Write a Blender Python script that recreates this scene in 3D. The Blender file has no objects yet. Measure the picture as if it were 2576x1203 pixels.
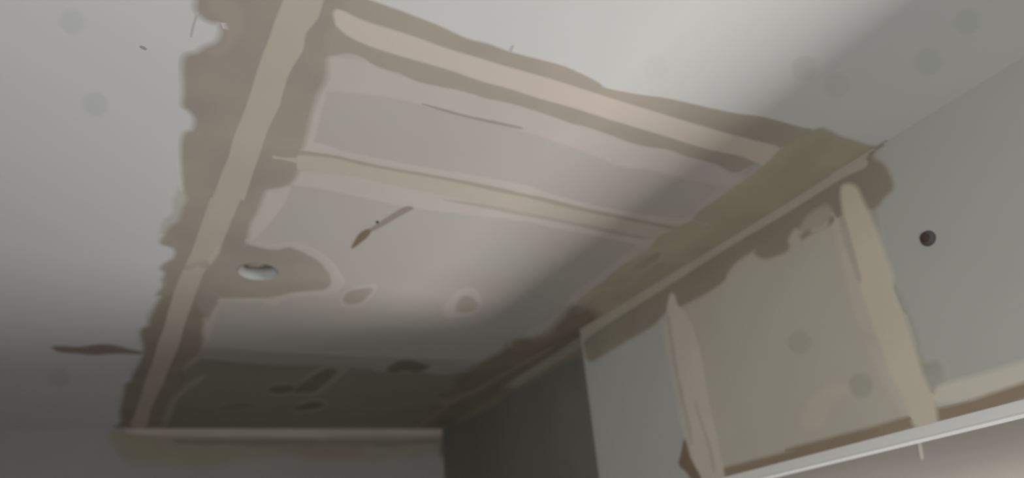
import bpy, bmesh, math, random
from mathutils import Vector, Matrix
from mathutils.geometry import tessellate_polygon, delaunay_2d_cdt

scene = bpy.context.scene
COL = scene.collection

# ------------------------------------------------------------------ camera, light, exposure
H = 2.5            # ceiling height
XW = 1.3328        # face of the right wall
ZH = 1.932         # head of the opening in the right wall
cam_data = bpy.data.cameras.new('camera')
cam = bpy.data.objects.new('camera', cam_data)
COL.objects.link(cam)
right = Vector((0.873201, -0.480733, -0.080098))
up = Vector((-0.159673, -0.437475, 0.884941))
fwd = Vector((0.460461, 0.759941, 0.458764))
rot = Matrix((right, up, -fwd)).transposed()
cam.matrix_world = Matrix.Translation((0, 0, 1.7)) @ rot.to_4x4()
cam_data.sensor_width = 36.0
cam_data.lens = 1795.468 / 2576 * 36.0
cam_data.clip_start = 0.02
cam_data.dof.use_dof = True
cam_data.dof.focus_distance = 1.0
cam_data.dof.aperture_fstop = 2.2
scene.camera = cam

scene.view_settings.view_transform = 'Standard'
scene.view_settings.look = 'None'
scene.view_settings.gamma = 1.0
scene.view_settings.use_curve_mapping = False
scene.view_settings.exposure = 0.0

world = bpy.data.worlds.new('world')
scene.world = world
world.use_nodes = True
world.node_tree.nodes['Background'].inputs[0].default_value = (0.80, 0.83, 0.84, 1)
world.node_tree.nodes['Background'].inputs[1].default_value = 0.05

def area(name, loc, aim, sx, sy, power, col):
    d = bpy.data.lights.new(name, 'AREA')
    d.shape = 'RECTANGLE'; d.size = sx; d.size_y = sy
    d.energy = power; d.color = col
    o = bpy.data.objects.new(name, d); COL.objects.link(o)
    o.location = loc
    o.rotation_euler = (Vector(aim) - Vector(loc)).to_track_quat('-Z', 'Y').to_euler()
    return o
# daylight thrown up from the sunlit ground outside the open bay behind the right wall
area('sunlit_ground_daylight', (3.35, 0.70, -1.3), (2.9, 0.70, 2.0), 1.5, 2.6, 272, (1.0, 0.97, 0.935))
# added soft fill lamp by the left wall, behind the camera
area('left_fill_light', (-1.28, -0.8, 0.85), (1.3, 0.7, 1.7), 0.9, 1.1, 58, (1.0, 0.995, 0.965))

# ------------------------------------------------------------------ materials
def mat(name, col, var=0.03, scale=6.0, feather=False, rough=0.92, bump=0.0, streak=None, tint=None):
    m = bpy.data.materials.new(name); m.use_nodes = True
    nt = m.node_tree; N = nt.nodes; L = nt.links
    b = N['Principled BSDF']; out = N['Material Output']
    b.inputs['Roughness'].default_value = rough
    b.inputs['Specular IOR Level'].default_value = 0.12
    tc = N.new('ShaderNodeTexCoord')
    geo = N.new('ShaderNodeNewGeometry')
    mp = N.new('ShaderNodeMapping')
    L.new(geo.outputs['Position'], mp.inputs['Vector'])
    if streak: mp.inputs['Scale'].default_value = streak
    n = N.new('ShaderNodeTexNoise'); n.inputs['Scale'].default_value = scale
    n.inputs['Detail'].default_value = 3.0
    L.new(mp.outputs[0], n.inputs['Vector'])
    r = N.new('ShaderNodeValToRGB')
    t = tint or (1, 1, 1)
    c0 = [max(0, c * (1 - var)) for c in col]
    c1 = [min(1, c * (1 + var) * q) for c, q in zip(col, t)]
    r.color_ramp.elements[0].position = 0.32; r.color_ramp.elements[0].color = (*c0, 1)
    r.color_ramp.elements[1].position = 0.68; r.color_ramp.elements[1].color = (*c1, 1)
    L.new(n.outputs['Fac'], r.inputs['Fac'])
    L.new(r.outputs['Color'], b.inputs['Base Color'])
    if bump:
        n2 = N.new('ShaderNodeTexNoise'); n2.inputs['Scale'].default_value = 180.0
        L.new(geo.outputs['Position'], n2.inputs['Vector'])
        bp = N.new('ShaderNodeBump'); bp.inputs['Strength'].default_value = bump; bp.inputs['Distance'].default_value = 0.001
        L.new(n2.outputs['Fac'], bp.inputs['Height']); L.new(bp.outputs[0], b.inputs['Normal'])
    if feather:     # thin coats run out to the colour of what they are scraped onto
        at = N.new('ShaderNodeAttribute'); at.attribute_name = 'tone'
        r.color_ramp.elements[0].color = (1 - var, 1 - var, 1 - var, 1)
        r.color_ramp.elements[1].color = (*[min(1.2, (1 + var) * q) for q in t], 1)
        mx = N.new('ShaderNodeMix'); mx.data_type = 'RGBA'; mx.blend_type = 'MULTIPLY'; mx.inputs[0].default_value = 1.0
        L.new(at.outputs['Color'], mx.inputs[6]); L.new(r.outputs['Color'], mx.inputs[7])
        L.new(mx.outputs[2], b.inputs['Base Color'])
    return m

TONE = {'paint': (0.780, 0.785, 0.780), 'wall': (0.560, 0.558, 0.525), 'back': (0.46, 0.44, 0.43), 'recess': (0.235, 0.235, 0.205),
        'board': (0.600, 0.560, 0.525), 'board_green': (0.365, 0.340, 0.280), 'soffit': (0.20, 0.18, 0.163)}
M = {
 'paint':      mat('white_ceiling_paint', TONE['paint'], 0.010, 2.5, bump=0.05),
 'wall':       mat('wall_paint', TONE['wall'], 0.03, 2.0, bump=0.05),
 'back':       mat('back_wall_paint', TONE['back'], 0.04, 2.0),
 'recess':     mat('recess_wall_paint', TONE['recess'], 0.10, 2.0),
 'floor':      mat('floor_boards', (0.10, 0.085, 0.07), 0.15, 4.0, streak=(8, .6, 1)),
 'board':      mat('bare_plasterboard', TONE['board'], 0.020, 3.0, tint=(0.985, 1.01, 1.0)),
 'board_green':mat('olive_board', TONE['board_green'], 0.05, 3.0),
 'core':       mat('gypsum_core', (0.60, 0.63, 0.63), 0.05, 30.0),
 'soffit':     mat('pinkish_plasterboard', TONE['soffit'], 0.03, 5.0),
 'bead':       mat('white_metal_bead', (0.90, 0.90, 0.885), 0.01, 5.0, rough=0.5),
 'dark_wall':  mat('dark_hidden_wall', (0.17, 0.17, 0.165), 0.05, 2.0),  # unseen walls, colour darkened to cut bounced light
 'timber':     mat('joist_timber', (0.38, 0.33, 0.26), 0.1, 12.0, streak=(6, 1, 1)),
 'plug':       mat('brown_plug', (0.10, 0.065, 0.055), 0.15, 60.0),
 'bead_lower': mat('dimmed_bead_flange', (0.62, 0.62, 0.61), 0.03, 9.0, rough=0.6),  # white flange coloured greyer to offset the bay light on its underside
 'steel':      mat('dull_steel', (0.13, 0.125, 0.125), 0.05, 60.0, rough=0.5),
}
def fm(k, name, col, var=0.04, scale=5.0, **kw): TONE[k] = col; M[k] = mat(name, col, var, scale, feather=True, **kw)
fm('skim', 'pale_skim', (0.68, 0.63, 0.59))
fm('skim_dull', 'dull_pale_skim', (0.60, 0.565, 0.50))
fm('mud', 'brown_mud', (0.470, 0.420, 0.370), 0.10, 5.0, tint=(1, .99, .96))
fm('mud_top', 'brown_mud_top', (0.500, 0.450, 0.385), 0.08, 5.0)
fm('mud_light', 'light_mud', (0.50, 0.455, 0.39))
fm('mud_dark', 'dark_olive_mud', (0.54, 0.495, 0.38), 0.08, 6.0)
fm('blotch', 'dark_blotch_mud', (0.235, 0.215, 0.165), 0.08, 6.0)
fm('mud_far', 'far_dark_mud', (0.315, 0.285, 0.220), 0.10, 7.0)  # darker mud tone for the right band's far end and the recess band
fm('mud_lower', 'darker_brown_mud', (0.36, 0.315, 0.25), 0.08, 6.0)  # darker mud tone for the lower part of the left band
fm('mud_smear', 'reddish_mud', (0.38, 0.31, 0.26), 0.06)
fm('mud_smear2', 'olive_light_mud', (0.42, 0.41, 0.33))
fm('mud_wall', 'wall_mud', (0.37, 0.335, 0.27), 0.06)
fm('mud_back', 'back_wall_mud', (0.44, 0.41, 0.33), 0.06)
fm('tape', 'pale_paper_tape', (0.75, 0.67, 0.59), 0.02)
fm('tape_left', 'pale_paper_tape_left', (0.640, 0.575, 0.500), 0.03)
fm('tape_mid', 'cream_paper_tape', (0.650, 0.590, 0.515), 0.03)
fm('tape_low', 'dull_paper_tape', (0.49, 0.46, 0.425), 0.04)
fm('tape_wall', 'corner_paper_tape', (0.56, 0.52, 0.43), 0.04)
fm('tape_wall2', 'streaky_paper_tape', (0.70, 0.635, 0.56), 0.04)
fm('tape_wall3', 'cream_upright_tape', (0.74, 0.665, 0.545), 0.03)
fm('tape_wall4', 'pale_green_mud_tape', (0.74, 0.71, 0.62), 0.03)
fm('tape_back', 'back_paper_tape', (0.66, 0.60, 0.54), 0.05)
fm('gouge', 'mauve_gouge', (0.40, 0.34, 0.325))
fm('gouge_tip', 'brown_gouge', (0.27, 0.205, 0.145), 0.1)
fm('gouge_edge', 'brown_edge_paper', (0.36, 0.285, 0.21), 0.08)
fm('black', 'black_speck', (0.02, 0.02, 0.02))
fm('nick', 'dark_nick', (0.30, 0.30, 0.28))
fm('dimple', 'filled_dimple', (0.65, 0.67, 0.66), 0.01)
fm('dimple_wall', 'filled_wall_dimple', (0.43, 0.43, 0.37), 0.01)
fm('wall_board', 'bare_wall_board', (0.60, 0.565, 0.49), 0.03)

# ------------------------------------------------------------------ helpers
def tag(o, label=None, cat=None, group=None, kind=None):
    if label: o['label'] = label
    if cat: o['category'] = cat
    if group: o['group'] = group
    if kind: o['kind'] = kind
    return o

HC = (0.2817, 1.7011); HR = 0.047      # round spotlight hole
X0, Y1, Y2, Y3 = 0.150, 0.8075, 1.176, 2.352      # edges of the plasterboards in the ceiling
ZE = 1.921         # lower edge of the header
def link_mesh(name, verts, faces, m, parent=None, origin=None, smooth=False):
    o0 = Vector(origin) if origin is not None else Vector((0, 0, 0))
    me = bpy.data.meshes.new(name)
    me.from_pydata([tuple(Vector(v) - o0) for v in verts], [], faces)
    me.update()
    if smooth:
        for p in me.polygons: p.use_smooth = True
    me.materials.append(m)
    o = bpy.data.objects.new(name, me); COL.objects.link(o)
    o.location = o0
    if parent:
        o.parent = parent; o.matrix_parent_inverse = Matrix.Identity(4)
        o.location = o0 - parent.location
    return o

def boxes(bs):
    V = []; F = []
    for (a, b) in bs:
        k = len(V)
        for z in (a[2], b[2]):
            for x, y in ((a[0], a[1]), (b[0], a[1]), (b[0], b[1]), (a[0], b[1])): V.append((x, y, z))
        F += [[k+3, k+2, k+1, k], [k+4, k+5, k+6, k+7]] + [[k+i, k+(i+1) % 4, k+4+(i+1) % 4, k+4+i] for i in range(4)]
    return V, F

def slab(poly, z0, z1, holes=()):
    """flat slab from a 2D outline (and round holes), z0 lower face, z1 upper face"""
    loops = [list(poly)] + [list(h) for h in holes]
    flat = [p for l in loops for p in l]; n = len(flat)
    tris = tessellate_polygon([[Vector((x, y, 0)) for x, y in l] for l in loops])
    V = [(x, y, z0) for x, y in flat] + [(x, y, z1) for x, y in flat]
    F = [list(t) for t in tris] + [[i + n for i in reversed(t)] for t in tris]
    k = 0
    for l in loops:
        for i in range(len(l)):
            a, b = k + i, k + (i + 1) % len(l); F.append([a, b, b + n, a + n])
        k += len(l)
    return V, F

def vframe(a, b):
    a = Vector((a[0], a[1], 0)); b = Vector((b[0], b[1], 0)); t = (b - a).normalized()
    return a, t
KA, KT = vframe((1.4448, 3.192), (-2.4, 3.776))
RA, RT = vframe((1.38, 1.84), (1.4448, 3.192))
def kx(x): return KA.y + (x - KA.x) * KT.y / KT.x       # y of the back wall at x
def rx(y): return RA.x + (y - RA.y) * RT.x / RT.y - .001    # x of the recess wall at y
FR = {'S': (Vector((0, 0, ZE - .0008)), Vector((1, 0, 0)), Vector((0, 1, 0)), Vector((0, 0, -1))),
      'C': (Vector((0, 0, H)), Vector((1, 0, 0)), Vector((0, 1, 0)), Vector((0, 0, -1))),
      'W': (Vector((XW, 0, 0)), Vector((0, 1, 0)), Vector((0, 0, 1)), Vector((-1, 0, 0))),
      'K': (KA, KT, Vector((0, 0, 1)), Vector((KT.y, -KT.x, 0)) * (1 if KT.x > 0 else -1) * 1.0),
      'R': (RA, RT, Vector((0, 0, 1)), Vector((-RT.y, RT.x, 0)))}
if FR['K'][3].y > 0: FR['K'] = (FR['K'][0], FR['K'][1], FR['K'][2], -FR['K'][3])

def catmull(P, k):
    n = len(P); out = []
    for i in range(n):
        p0, p1, p2, p3 = (Vector(P[(i + j) % n]) for j in (-1, 0, 1, 2))
        for s in range(k):
            t = s / k
            out.append(0.5 * ((2 * p1) + (p2 - p0) * t + (2 * p0 - 5 * p1 + 4 * p2 - p3) * t * t + (3 * p1 - p0 - 3 * p2 + p3) * t ** 3))
    return out

# colours of the bare surfaces under the coats
def base_tone(surf, p):
    if surf == 'C':
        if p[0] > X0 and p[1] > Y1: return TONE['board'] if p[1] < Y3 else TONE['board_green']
        return TONE['paint']
    return TONE[{'W': 'wall', 'K': 'back', 'R': 'recess', 'S': 'soffit'}[surf]]
def inside(p, P):
    c = False; j = len(P) - 1
    for i in range(len(P)):
        if (P[i][1] > p[1]) != (P[j][1] > p[1]) and p[0] < (P[j][0] - P[i][0]) * (p[1] - P[i][1]) / (P[j][1] - P[i][1]) + P[i][0]: c = not c
        j = i
    return c
STACK = []
def under(surf, layer, p):
    """colour of whatever the coat is scraped out onto at point p"""
    for (s, l, P, col, al, bb, hh) in reversed([q for q in STACK if q[1] < layer]):
        if s == surf and bb[0] <= p[0] <= bb[1] and bb[2] <= p[1] <= bb[3] and inside(p, P):
            if al > 0.95: return col
            u = under(surf, l, p); return tuple(a * al + b * (1 - al) for a, b in zip(col, u))
    return base_tone(surf, p)

def under_h(surf, layer, p):
    for (s, l, P, col, al, bb, hh) in reversed([q for q in STACK if q[1] < layer]):
        if s == surf and bb[0] <= p[0] <= bb[1] and bb[2] <= p[1] <= bb[3] and inside(p, P): return hh
    return 0.0

def coat_mesh(name, pts, surf, mk, layer, fe, alpha, parent=None):
    def clip(q, e):
        x, y = q
        if surf in 'WKR': y = min(y, H - e - .0005)
        if surf == 'W': x = min(x, 1.8195)
        if surf == 'K': x = max(x, e)
        if surf == 'R': x = min(x, (KA - RA).length - e)
        if surf == 'C':
            if y < 1.82: x = min(x, XW - e)
            else: x = min(x, rx(y) + .001 - e)
            y = min(y, kx(x) - e)
        return Vector((x, y))
    P = catmull([tuple(clip(q, .0008)) for q in pts], 4); n = len(P)
    P = [clip(q, .0008) for q in P]
    area2 = sum(P[i].x * P[(i + 1) % n].y - P[(i + 1) % n].x * P[i].y for i in range(n))
    s = 1 if area2 > 0 else -1
    off = []
    for i in range(n):
        e = P[(i + 1) % n] - P[i - 1]
        if e.length < 1e-7: off.append(off[-1] if off else Vector((0, 0))); continue
        off.append(Vector((e.y, -e.x)).normalized() * s)
    inner = [P[i] - off[i] * fe * 0.2 for i in range(n)]
    outer = [P[i] + off[i] * fe * 0.8 for i in range(n)]
    outer = [clip(q, .0007) for q in outer]; inner = [clip(q, .0009) for q in inner]
    own = TONE[mk]
    o, u, v, nn = FR[surf]
    h = 0.0001 * layer + 4e-6 * len(STACK)
    def w(p, hh): return o + u * p.x + v * p.y + nn * hh
    cv, ce, cf, ov, oe, of = delaunay_2d_cdt(inner, [], [list(range(n))], 1, 1e-6)
    hc = Vector(HC)
    if surf == 'C' and inside(HC, [tuple(q) for q in inner]) and min((q - hc).length for q in inner) > HR:
        ring = [hc + Vector((math.cos(a), math.sin(a))) * (HR + .0004) for a in [math.tau * i / 40 for i in range(40)]]
        cv, ce, cf, ov, oe, of = delaunay_2d_cdt(inner + ring, [(n + i, n + (i + 1) % 40) for i in range(40)], [list(range(n))], 1, 1e-6)
        cf = [t for t in cf if (sum((Vector(cv[i]) for i in t), Vector((0, 0))) / len(t) - hc).length > HR * .995]
    V = [w(p, h) for p in cv] + [w(p, h) for p in inner] + [w(p, min(h, max(under_h(surf, layer, p), under_h(surf, layer, q)) + 0.00001)) for p, q in zip(outer, inner)]
    K = len(cv)
    F = [list(t) for t in cf]
    for i in range(n):
        j = (i + 1) % n
        F.append([K + i, K + j, K + n + j, K + n + i])
    def full(p):
        if alpha > 0.99: return own
        q = under(surf, layer, p); return tuple(a * alpha + b * (1 - alpha) for a, b in zip(own, q))
    cols = [full(p) for p in cv] + [full(p) for p in inner] + [under(surf, layer, p) for p in outer]
    STACK.append((surf, layer, [tuple(p) for p in P], own, alpha, (min(p.x for p in P), max(p.x for p in P), min(p.y for p in P), max(p.y for p in P)), h))
    STACK.sort(key=lambda q: q[1])
    c = sum(V, Vector()) / len(V)
    ob = link_mesh(name, V, F, M[mk], parent, c)
    at = ob.data.color_attributes.new('tone', 'FLOAT_COLOR', 'POINT')
    at.data.foreach_set('color', [x for q in cols for x in (*q, 1.0)])
    return ob

JOBS = []
def coat(name, label, cat, group, surf, mk, layer, fe, alpha, sm, pts, kids=()):
    """one thin layer of mud, skim or tape lying on a surface; kids are its parts"""
    ref = {}
    def top():
        ref['o'] = tag(coat_mesh(name, pts, surf, mk, layer, fe, alpha), label, cat, group)
    JOBS.append((layer, len(JOBS), top))
    for (kn, kl, km, kla, kf, ka, kp) in kids:
        def kid(kn=kn, kl=kl, km=km, kla=kla, kf=kf, ka=ka, kp=kp):
            tag(coat_mesh(kn, kp, surf, km, kla, kf, ka, ref['o']), kl)
        JOBS.append((kla, len(JOBS), kid))

def struct(name, VF, m):
    o = link_mesh(name, VF[0], VF[1], m); o['kind'] = 'structure'; return o

# ------------------------------------------------------------------ the room
opening = [(X0, Y1), (XW + .06, Y1), (XW + .06, 1.70), (1.50, 1.70), (1.50, kx(1.50) + .02), (X0, kx(X0) + .02)]
outer = [(-1.35, -3.0), (1.44, -3.0), (1.44, Y1), (X0, Y1), (X0, kx(X0) + .05), (-1.35, kx(-1.35) + .05)]
struct('ceiling', slab(outer, H, H + 0.0125), M['paint'])
struct('ceiling_backing', slab([(-2.6, -3.1), (3.4, -3.1), (3.4, 4.2), (-2.6, 4.2)], H + 0.14, H + 0.16), M['floor'])
struct('floor', boxes([((-1.5, -3.1, -0.05), (2.35, 4.2, 0.0))]), M['floor'])
struct('wall_left', boxes([((-1.45, -3.0, 0), (-1.35, 3.62, H))]), M['dark_wall'])
struct('wall_front', boxes([((-1.45, -3.1, 0), (XW + .11, -3.0, H))]), M['dark_wall'])
struct('wall_right', boxes([((XW, -3.0, ZH), (XW + .11, 1.64, H)), ((XW, 1.64, 0), (XW + .11, 1.82, H))]), M['wall'])
def vwall(name, p, q, m, th, sgn):
    p = Vector((p[0], p[1], 0)); q = Vector((q[0], q[1], 0)); t = (q - p).normalized(); nrm = Vector((-t.y, t.x, 0)) * sgn * th
    V = [p, q, q + nrm, p + nrm]; V = [tuple(a) for a in V] + [(a.x, a.y, H) for a in V]
    return struct(name, (V, [[3, 2, 1, 0], [4, 5, 6, 7], [0, 1, 5, 4], [1, 2, 6, 5], [2, 3, 7, 6], [3, 0, 4, 7]]), m)
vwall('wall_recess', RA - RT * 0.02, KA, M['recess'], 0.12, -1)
vwall('wall_back', KA - KT * 0.1, KA + KT * 2.95, M['back'], 0.12, -1)
struct('wall_bay', boxes([((XW + .11, 1.67, 0), (3.2, 1.77, ZH)), ((XW + .11, -3.1, 0), (3.2, -3.0, ZH))]), M['dark_wall'])

# plasterboards of the patch, set flush in the ceiling
hole = [(HC[0] + HR * math.cos(a), HC[1] + HR * math.sin(a)) for a in [math.tau * i / 40 for i in range(40)]]
def board(name, poly, m, label, holes=()):
    c = (sum(p[0] for p in poly) / len(poly), sum(p[1] for p in poly) / len(poly), H)
    V, F = slab(poly, H, H + 0.0125, holes)
    o = link_mesh(name, V, F, m, None, c); tag(o, label, 'plasterboard', 'plasterboards of the ceiling patch'); return o
g = 0.001
board('plasterboard', [(X0 + g, Y1 + g), (XW - g, Y1 + g), (XW - g, Y2 - g), (X0 + g, Y2 - g)], M['board'],
      'narrow bare plasterboard between the top seam and the middle seam of the ceiling patch')
mid = board('plasterboard', [(X0 + g, Y2 + g), (XW - g, Y2 + g), (XW - g, 1.821), (rx(1.821), 1.821), (rx(Y3 - .033), Y3 - g - .033), (X0 + g, Y3 - g + .035)], M['board'],
      'wide bare plasterboard in the middle of the ceiling patch, with the round spotlight hole', [hole])
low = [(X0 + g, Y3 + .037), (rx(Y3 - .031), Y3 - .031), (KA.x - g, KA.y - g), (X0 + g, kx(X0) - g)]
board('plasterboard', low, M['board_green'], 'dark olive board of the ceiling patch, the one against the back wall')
# white gypsum core showing on the cut edge of the hole, the joist above it
V = []; F = []
n = 40
for i in range(n):
    a = math.tau * i / n
    wob = 0.0012 * math.sin(3 * a + 1) + 0.0008 * math.sin(7 * a)
    for (r, z) in ((HR + .0005 + wob * .2, H - .0022), (HR - .002 + wob, H - .0006), (HR - .003 + wob, H + .012), (HR - .004 + wob, H + .027), (HR + .010, H + .029)):
        V.append((HC[0] + r * math.cos(a), HC[1] + r * math.sin(a), z))
for i in range(n):
    j = (i + 1) % n
    for k in range(4): F.append([i * 5 + k, j * 5 + k, j * 5 + k + 1, i * 5 + k + 1])
link_mesh('cut_edge', V, F, M['core'], mid, (HC[0], HC[1], H), True)['label'] = 'white gypsum showing on the cut edge of the round hole'
jo = link_mesh('ceiling_joist', *boxes([((HC[0] - .12, Y1 + .1, H + .030), (HC[0] + .09, 3.1, H + .13))]), M['timber'], None, (HC[0], 1.9, H + .03))
tag(jo, 'dull brown joist visible inside the round spotlight hole in the ceiling', 'joist')

# ------------------------------------------------------------------ opening head: soffit and corner bead
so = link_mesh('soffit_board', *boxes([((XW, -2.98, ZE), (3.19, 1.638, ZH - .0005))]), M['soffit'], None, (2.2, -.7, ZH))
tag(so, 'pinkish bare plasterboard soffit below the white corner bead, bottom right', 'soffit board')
def extrude_profile(prof, y0, y1, seg=24):
    V = []; F = []; k = len(prof)
    for s in range(seg + 1):
        y = y0 + (y1 - y0) * s / seg
        for (x, z) in prof: V.append((x, y, z))
    for s in range(seg):
        for i in range(k):
            j = (i + 1) % k
            F.append([s * k + i, s * k + j, (s + 1) * k + j, (s + 1) * k + i])
    F.append(list(range(k))); F.append([seg * k + i for i in reversed(range(k))])
    return V, F
zb = ZE - .0012
arc = [(XW - .0028 + .0022 * math.cos(a), zb - .0010 + .0022 * math.sin(a)) for a in [math.tau * i / 12 for i in range(12)]]
bead = link_mesh('corner_bead', *extrude_profile(arc, -2.9, 1.63), M['bead'], None, (XW, 0, zb), True)
tag(bead, 'long white corner bead along the lower edge of the right wall, bottom right', 'corner bead')
fl = [(XW - .0032, zb), (XW - .0028, zb + .019), (XW - .0020, zb + .0205), (XW - .0010, zb + .0205), (XW - .0010, zb)]
link_mesh('face_flange', *extrude_profile(fl, -2.9, 1.63), M['bead'], bead, (XW, 0, zb + .02))
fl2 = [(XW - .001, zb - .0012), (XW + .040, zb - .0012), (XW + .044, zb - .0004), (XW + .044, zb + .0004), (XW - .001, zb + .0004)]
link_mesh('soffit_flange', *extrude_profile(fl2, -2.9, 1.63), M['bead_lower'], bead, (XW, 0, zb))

# ------------------------------------------------------------------ brown plug on the right wall
def lathe_x(prof, y, z, seg=24):
    V = []; F = []
    for (r, d) in prof:
        for i in range(seg):
            a = math.tau * i / seg; V.append((XW - d, y + r * math.cos(a), z + r * math.sin(a)))
    for k in range(len(prof) - 1):
        for i in range(seg):
            j = (i + 1) % seg; F.append([k * seg + i, k * seg + j, (k + 1) * seg + j, (k + 1) * seg + i])
    F.append([(len(prof) - 1) * seg + i for i in range(seg)])
    return V, F
DY, DZ = 0.6588, 2.2675
pg = link_mesh('wall_plug', *lathe_x([(.0155, .0002), (.0152, .002), (.0135, .004), (.012, .007), (.009, .0085), (.004, .009)], DY, DZ), M['steel'], None, (XW, DY, DZ), True)
tag(pg, 'small dark brown round plug head standing out of the bare right wall', 'wall plug')
link_mesh('plug_core', *lathe_x([(.0088, .0088), (.0085, .012), (.006, .0135), (.001, .014)], DY, DZ), M['plug'], pg, (XW, DY, DZ), True)['label'] = 'dark reddish brown centre of the plug'

# ------------------------------------------------------------------ mud, skim and tape coats (outlines in metres on their surface)
coat('skim_coat', 'wide pale skim coat on the upper plasterboard, just below the long top tape', 'skim coat', None, 'C', 'skim', 1, 0.012, 1.0, 1,
  [(0.2207,0.8827),(0.2538,0.8682),(0.289,0.8651),(0.3663,0.8775),(0.5423,0.8636),(0.7326,0.8633),(0.9314,0.8649),(1.1298,0.8852),(1.1474,0.9275),(1.0536,0.9414),(0.9297,0.9398),(0.8559,0.9532),(0.7351,0.936),(0.5979,0.9262),(0.5027,0.9278),(0.4029,0.9277),(0.33,0.9327),(0.2703,0.9469),(0.2316,0.9589),(0.2184,0.9252)],
  kids=[('scratch', 'thin grey scratch along the edge of the skim coat', 'nick', 2, 0.003, 0.55, [(0.3994,0.9263),(0.4444,0.925),(0.489,0.9258),(0.5179,0.9232),(0.5937,0.9185),(0.5969,0.9242),(0.5213,0.93),(0.4884,0.9309),(0.4441,0.9307)])])
coat('dried_edge', 'narrow pale dried strip beside the left mud band, on the upper plasterboard', 'joint compound', None, 'C', 'skim', 2, 0.006, 1.0, 1,
  [(0.2303,0.9615),(0.2369,0.9549),(0.2441,0.9803),(0.2488,1.0231),(0.2551,1.0731),(0.2597,1.1102),(0.2814,1.1128),(0.3078,1.1166),(0.3154,1.1314),(0.2917,1.138),(0.2457,1.1419),(0.241,1.1293),(0.2363,1.0755),(0.2305,1.0308),(0.2265,0.9782)])
coat('skim_coat', 'thin pale skim line running along the upper side of the middle seam tape', 'skim coat', None, 'C', 'skim', 1, 0.006, 1.0, 1,
  [(0.3184,1.119),(0.3798,1.1173),(0.4508,1.115),(0.5233,1.1086),(0.5987,1.1019),(0.7088,1.0975),(0.7532,1.1054),(0.8932,1.1156),(0.9991,1.1109),(1.0744,1.106),(1.1615,1.087),(1.1771,1.1095),(1.0696,1.1251),(0.9523,1.1254),(0.8943,1.128),(0.7043,1.1245),(0.6087,1.1221),(0.5321,1.1284),(0.4569,1.1305),(0.3857,1.1345),(0.3261,1.1369)])
coat('skim_coat', 'broad pale skim coat along the lower side of the middle seam tape', 'skim coat', None, 'C', 'skim', 1, 0.008, 1.0, 1,
  [(0.2499,1.2223),(0.3576,1.193),(0.4811,1.1918),(0.647,1.1993),(0.7635,1.1932),(0.8496,1.1942),(0.9678,1.2017),(1.0927,1.2069),(1.1366,1.1984),(1.1674,1.2259),(1.1429,1.2387),(1.0561,1.2353),(0.9532,1.2374),(0.8385,1.2358),(0.7626,1.229),(0.7865,1.2335),(0.6442,1.2526),(0.5255,1.2701),(0.4579,1.2678),(0.3799,1.2636),(0.3066,1.2627),(0.2571,1.2664)])
coat('dried_edge', 'long pale dried wedge between the left mud band and the middle plasterboard', 'joint compound', None, 'C', 'skim', 2, 0.006, 1.0, 1,
  [(0.2291,1.2788),(0.258,1.2557),(0.259,1.2742),(0.2622,1.3524),(0.2495,1.4491),(0.2395,1.535),(0.2204,1.542),(0.211,1.492),(0.2119,1.4084),(0.2139,1.3257)])
coat('dried_edge', 'short pale dried strip left of the plasterboard, below the round spotlight hole', 'joint compound', None, 'C', 'skim', 2, 0.008, 1.0, 1,
  [(0.216,1.9187),(0.2275,1.9313),(0.2312,2.0807),(0.2415,2.2472),(0.2272,2.2513),(0.2106,2.1624),(0.2129,2.0381)])
coat('joint_compound', 'thin grey brown mud line above the middle seam tape', 'joint compound', None, 'C', 'mud_light', 2, 0.003, 1.0, 1,
  [(0.2401,1.1468),(0.2652,1.1428),(0.3083,1.1378),(0.3637,1.139),(0.4356,1.1391),(0.508,1.1323),(0.5851,1.129),(0.6664,1.1267),(0.7267,1.1288),(0.7724,1.1261),(0.838,1.1304),(0.9054,1.1334),(0.9958,1.1323),(1.0992,1.1315),(1.1784,1.1307),(1.1848,1.1431),(1.0847,1.144),(0.9895,1.1449),(0.9077,1.1476),(0.8414,1.1469),(0.7757,1.1432),(0.7138,1.1416),(0.6696,1.1433),(0.5859,1.1419),(0.5127,1.1432),(0.4393,1.149),(0.368,1.1518),(0.3116,1.1492),(0.2677,1.1522),(0.2429,1.1581)])
coat('seam_tape', 'cream paper joint tape along the middle seam of the ceiling plasterboards', 'joint tape', None, 'C', 'tape_mid', 3, 0.006, 1.0, 1,
  [(0.2329,1.1705),(0.2503,1.1613),(0.3116,1.1492),(0.368,1.1518),(0.4393,1.149),(0.5127,1.1432),(0.5859,1.1419),(0.6696,1.1433),(0.734,1.1417),(0.7757,1.1432),(0.8414,1.1469),(0.9077,1.1476),(0.9903,1.1459),(1.0847,1.144),(1.1629,1.1475),(1.1912,1.1708),(1.1488,1.1977),(1.0837,1.1952),(0.96,1.1905),(0.8486,1.1926),(0.7457,1.1987),(0.7024,1.1943),(0.6167,1.195),(0.5351,1.1957),(0.4572,1.1963),(0.3815,1.1928),(0.3256,1.1966),(0.2823,1.2071),(0.2581,1.2101),(0.2481,1.1878)],
  kids=[('frayed_end', 'short frayed light end of the tape', 'tape_mid', 3.5, 0.004, 1.0, [(0.2043,1.1821),(0.2243,1.1803),(0.2467,1.1733),(0.2526,1.1881),(0.2413,1.1871),(0.2213,1.1857),(0.2067,1.1883)])])
coat('joint_compound', 'thin faint mud line under the right half of the middle seam tape', 'joint compound', None, 'C', 'mud_light', 2, 0.005, 0.7, 1,
  [(0.5697,1.2131),(0.7635,1.1932),(0.852,1.198),(0.9659,1.1989),(1.0904,1.2039),(1.1262,1.1908),(1.1323,1.2037),(1.0764,1.2128),(0.9593,1.212),(0.8522,1.2101),(0.7535,1.2126),(0.6538,1.2129)])
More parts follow.
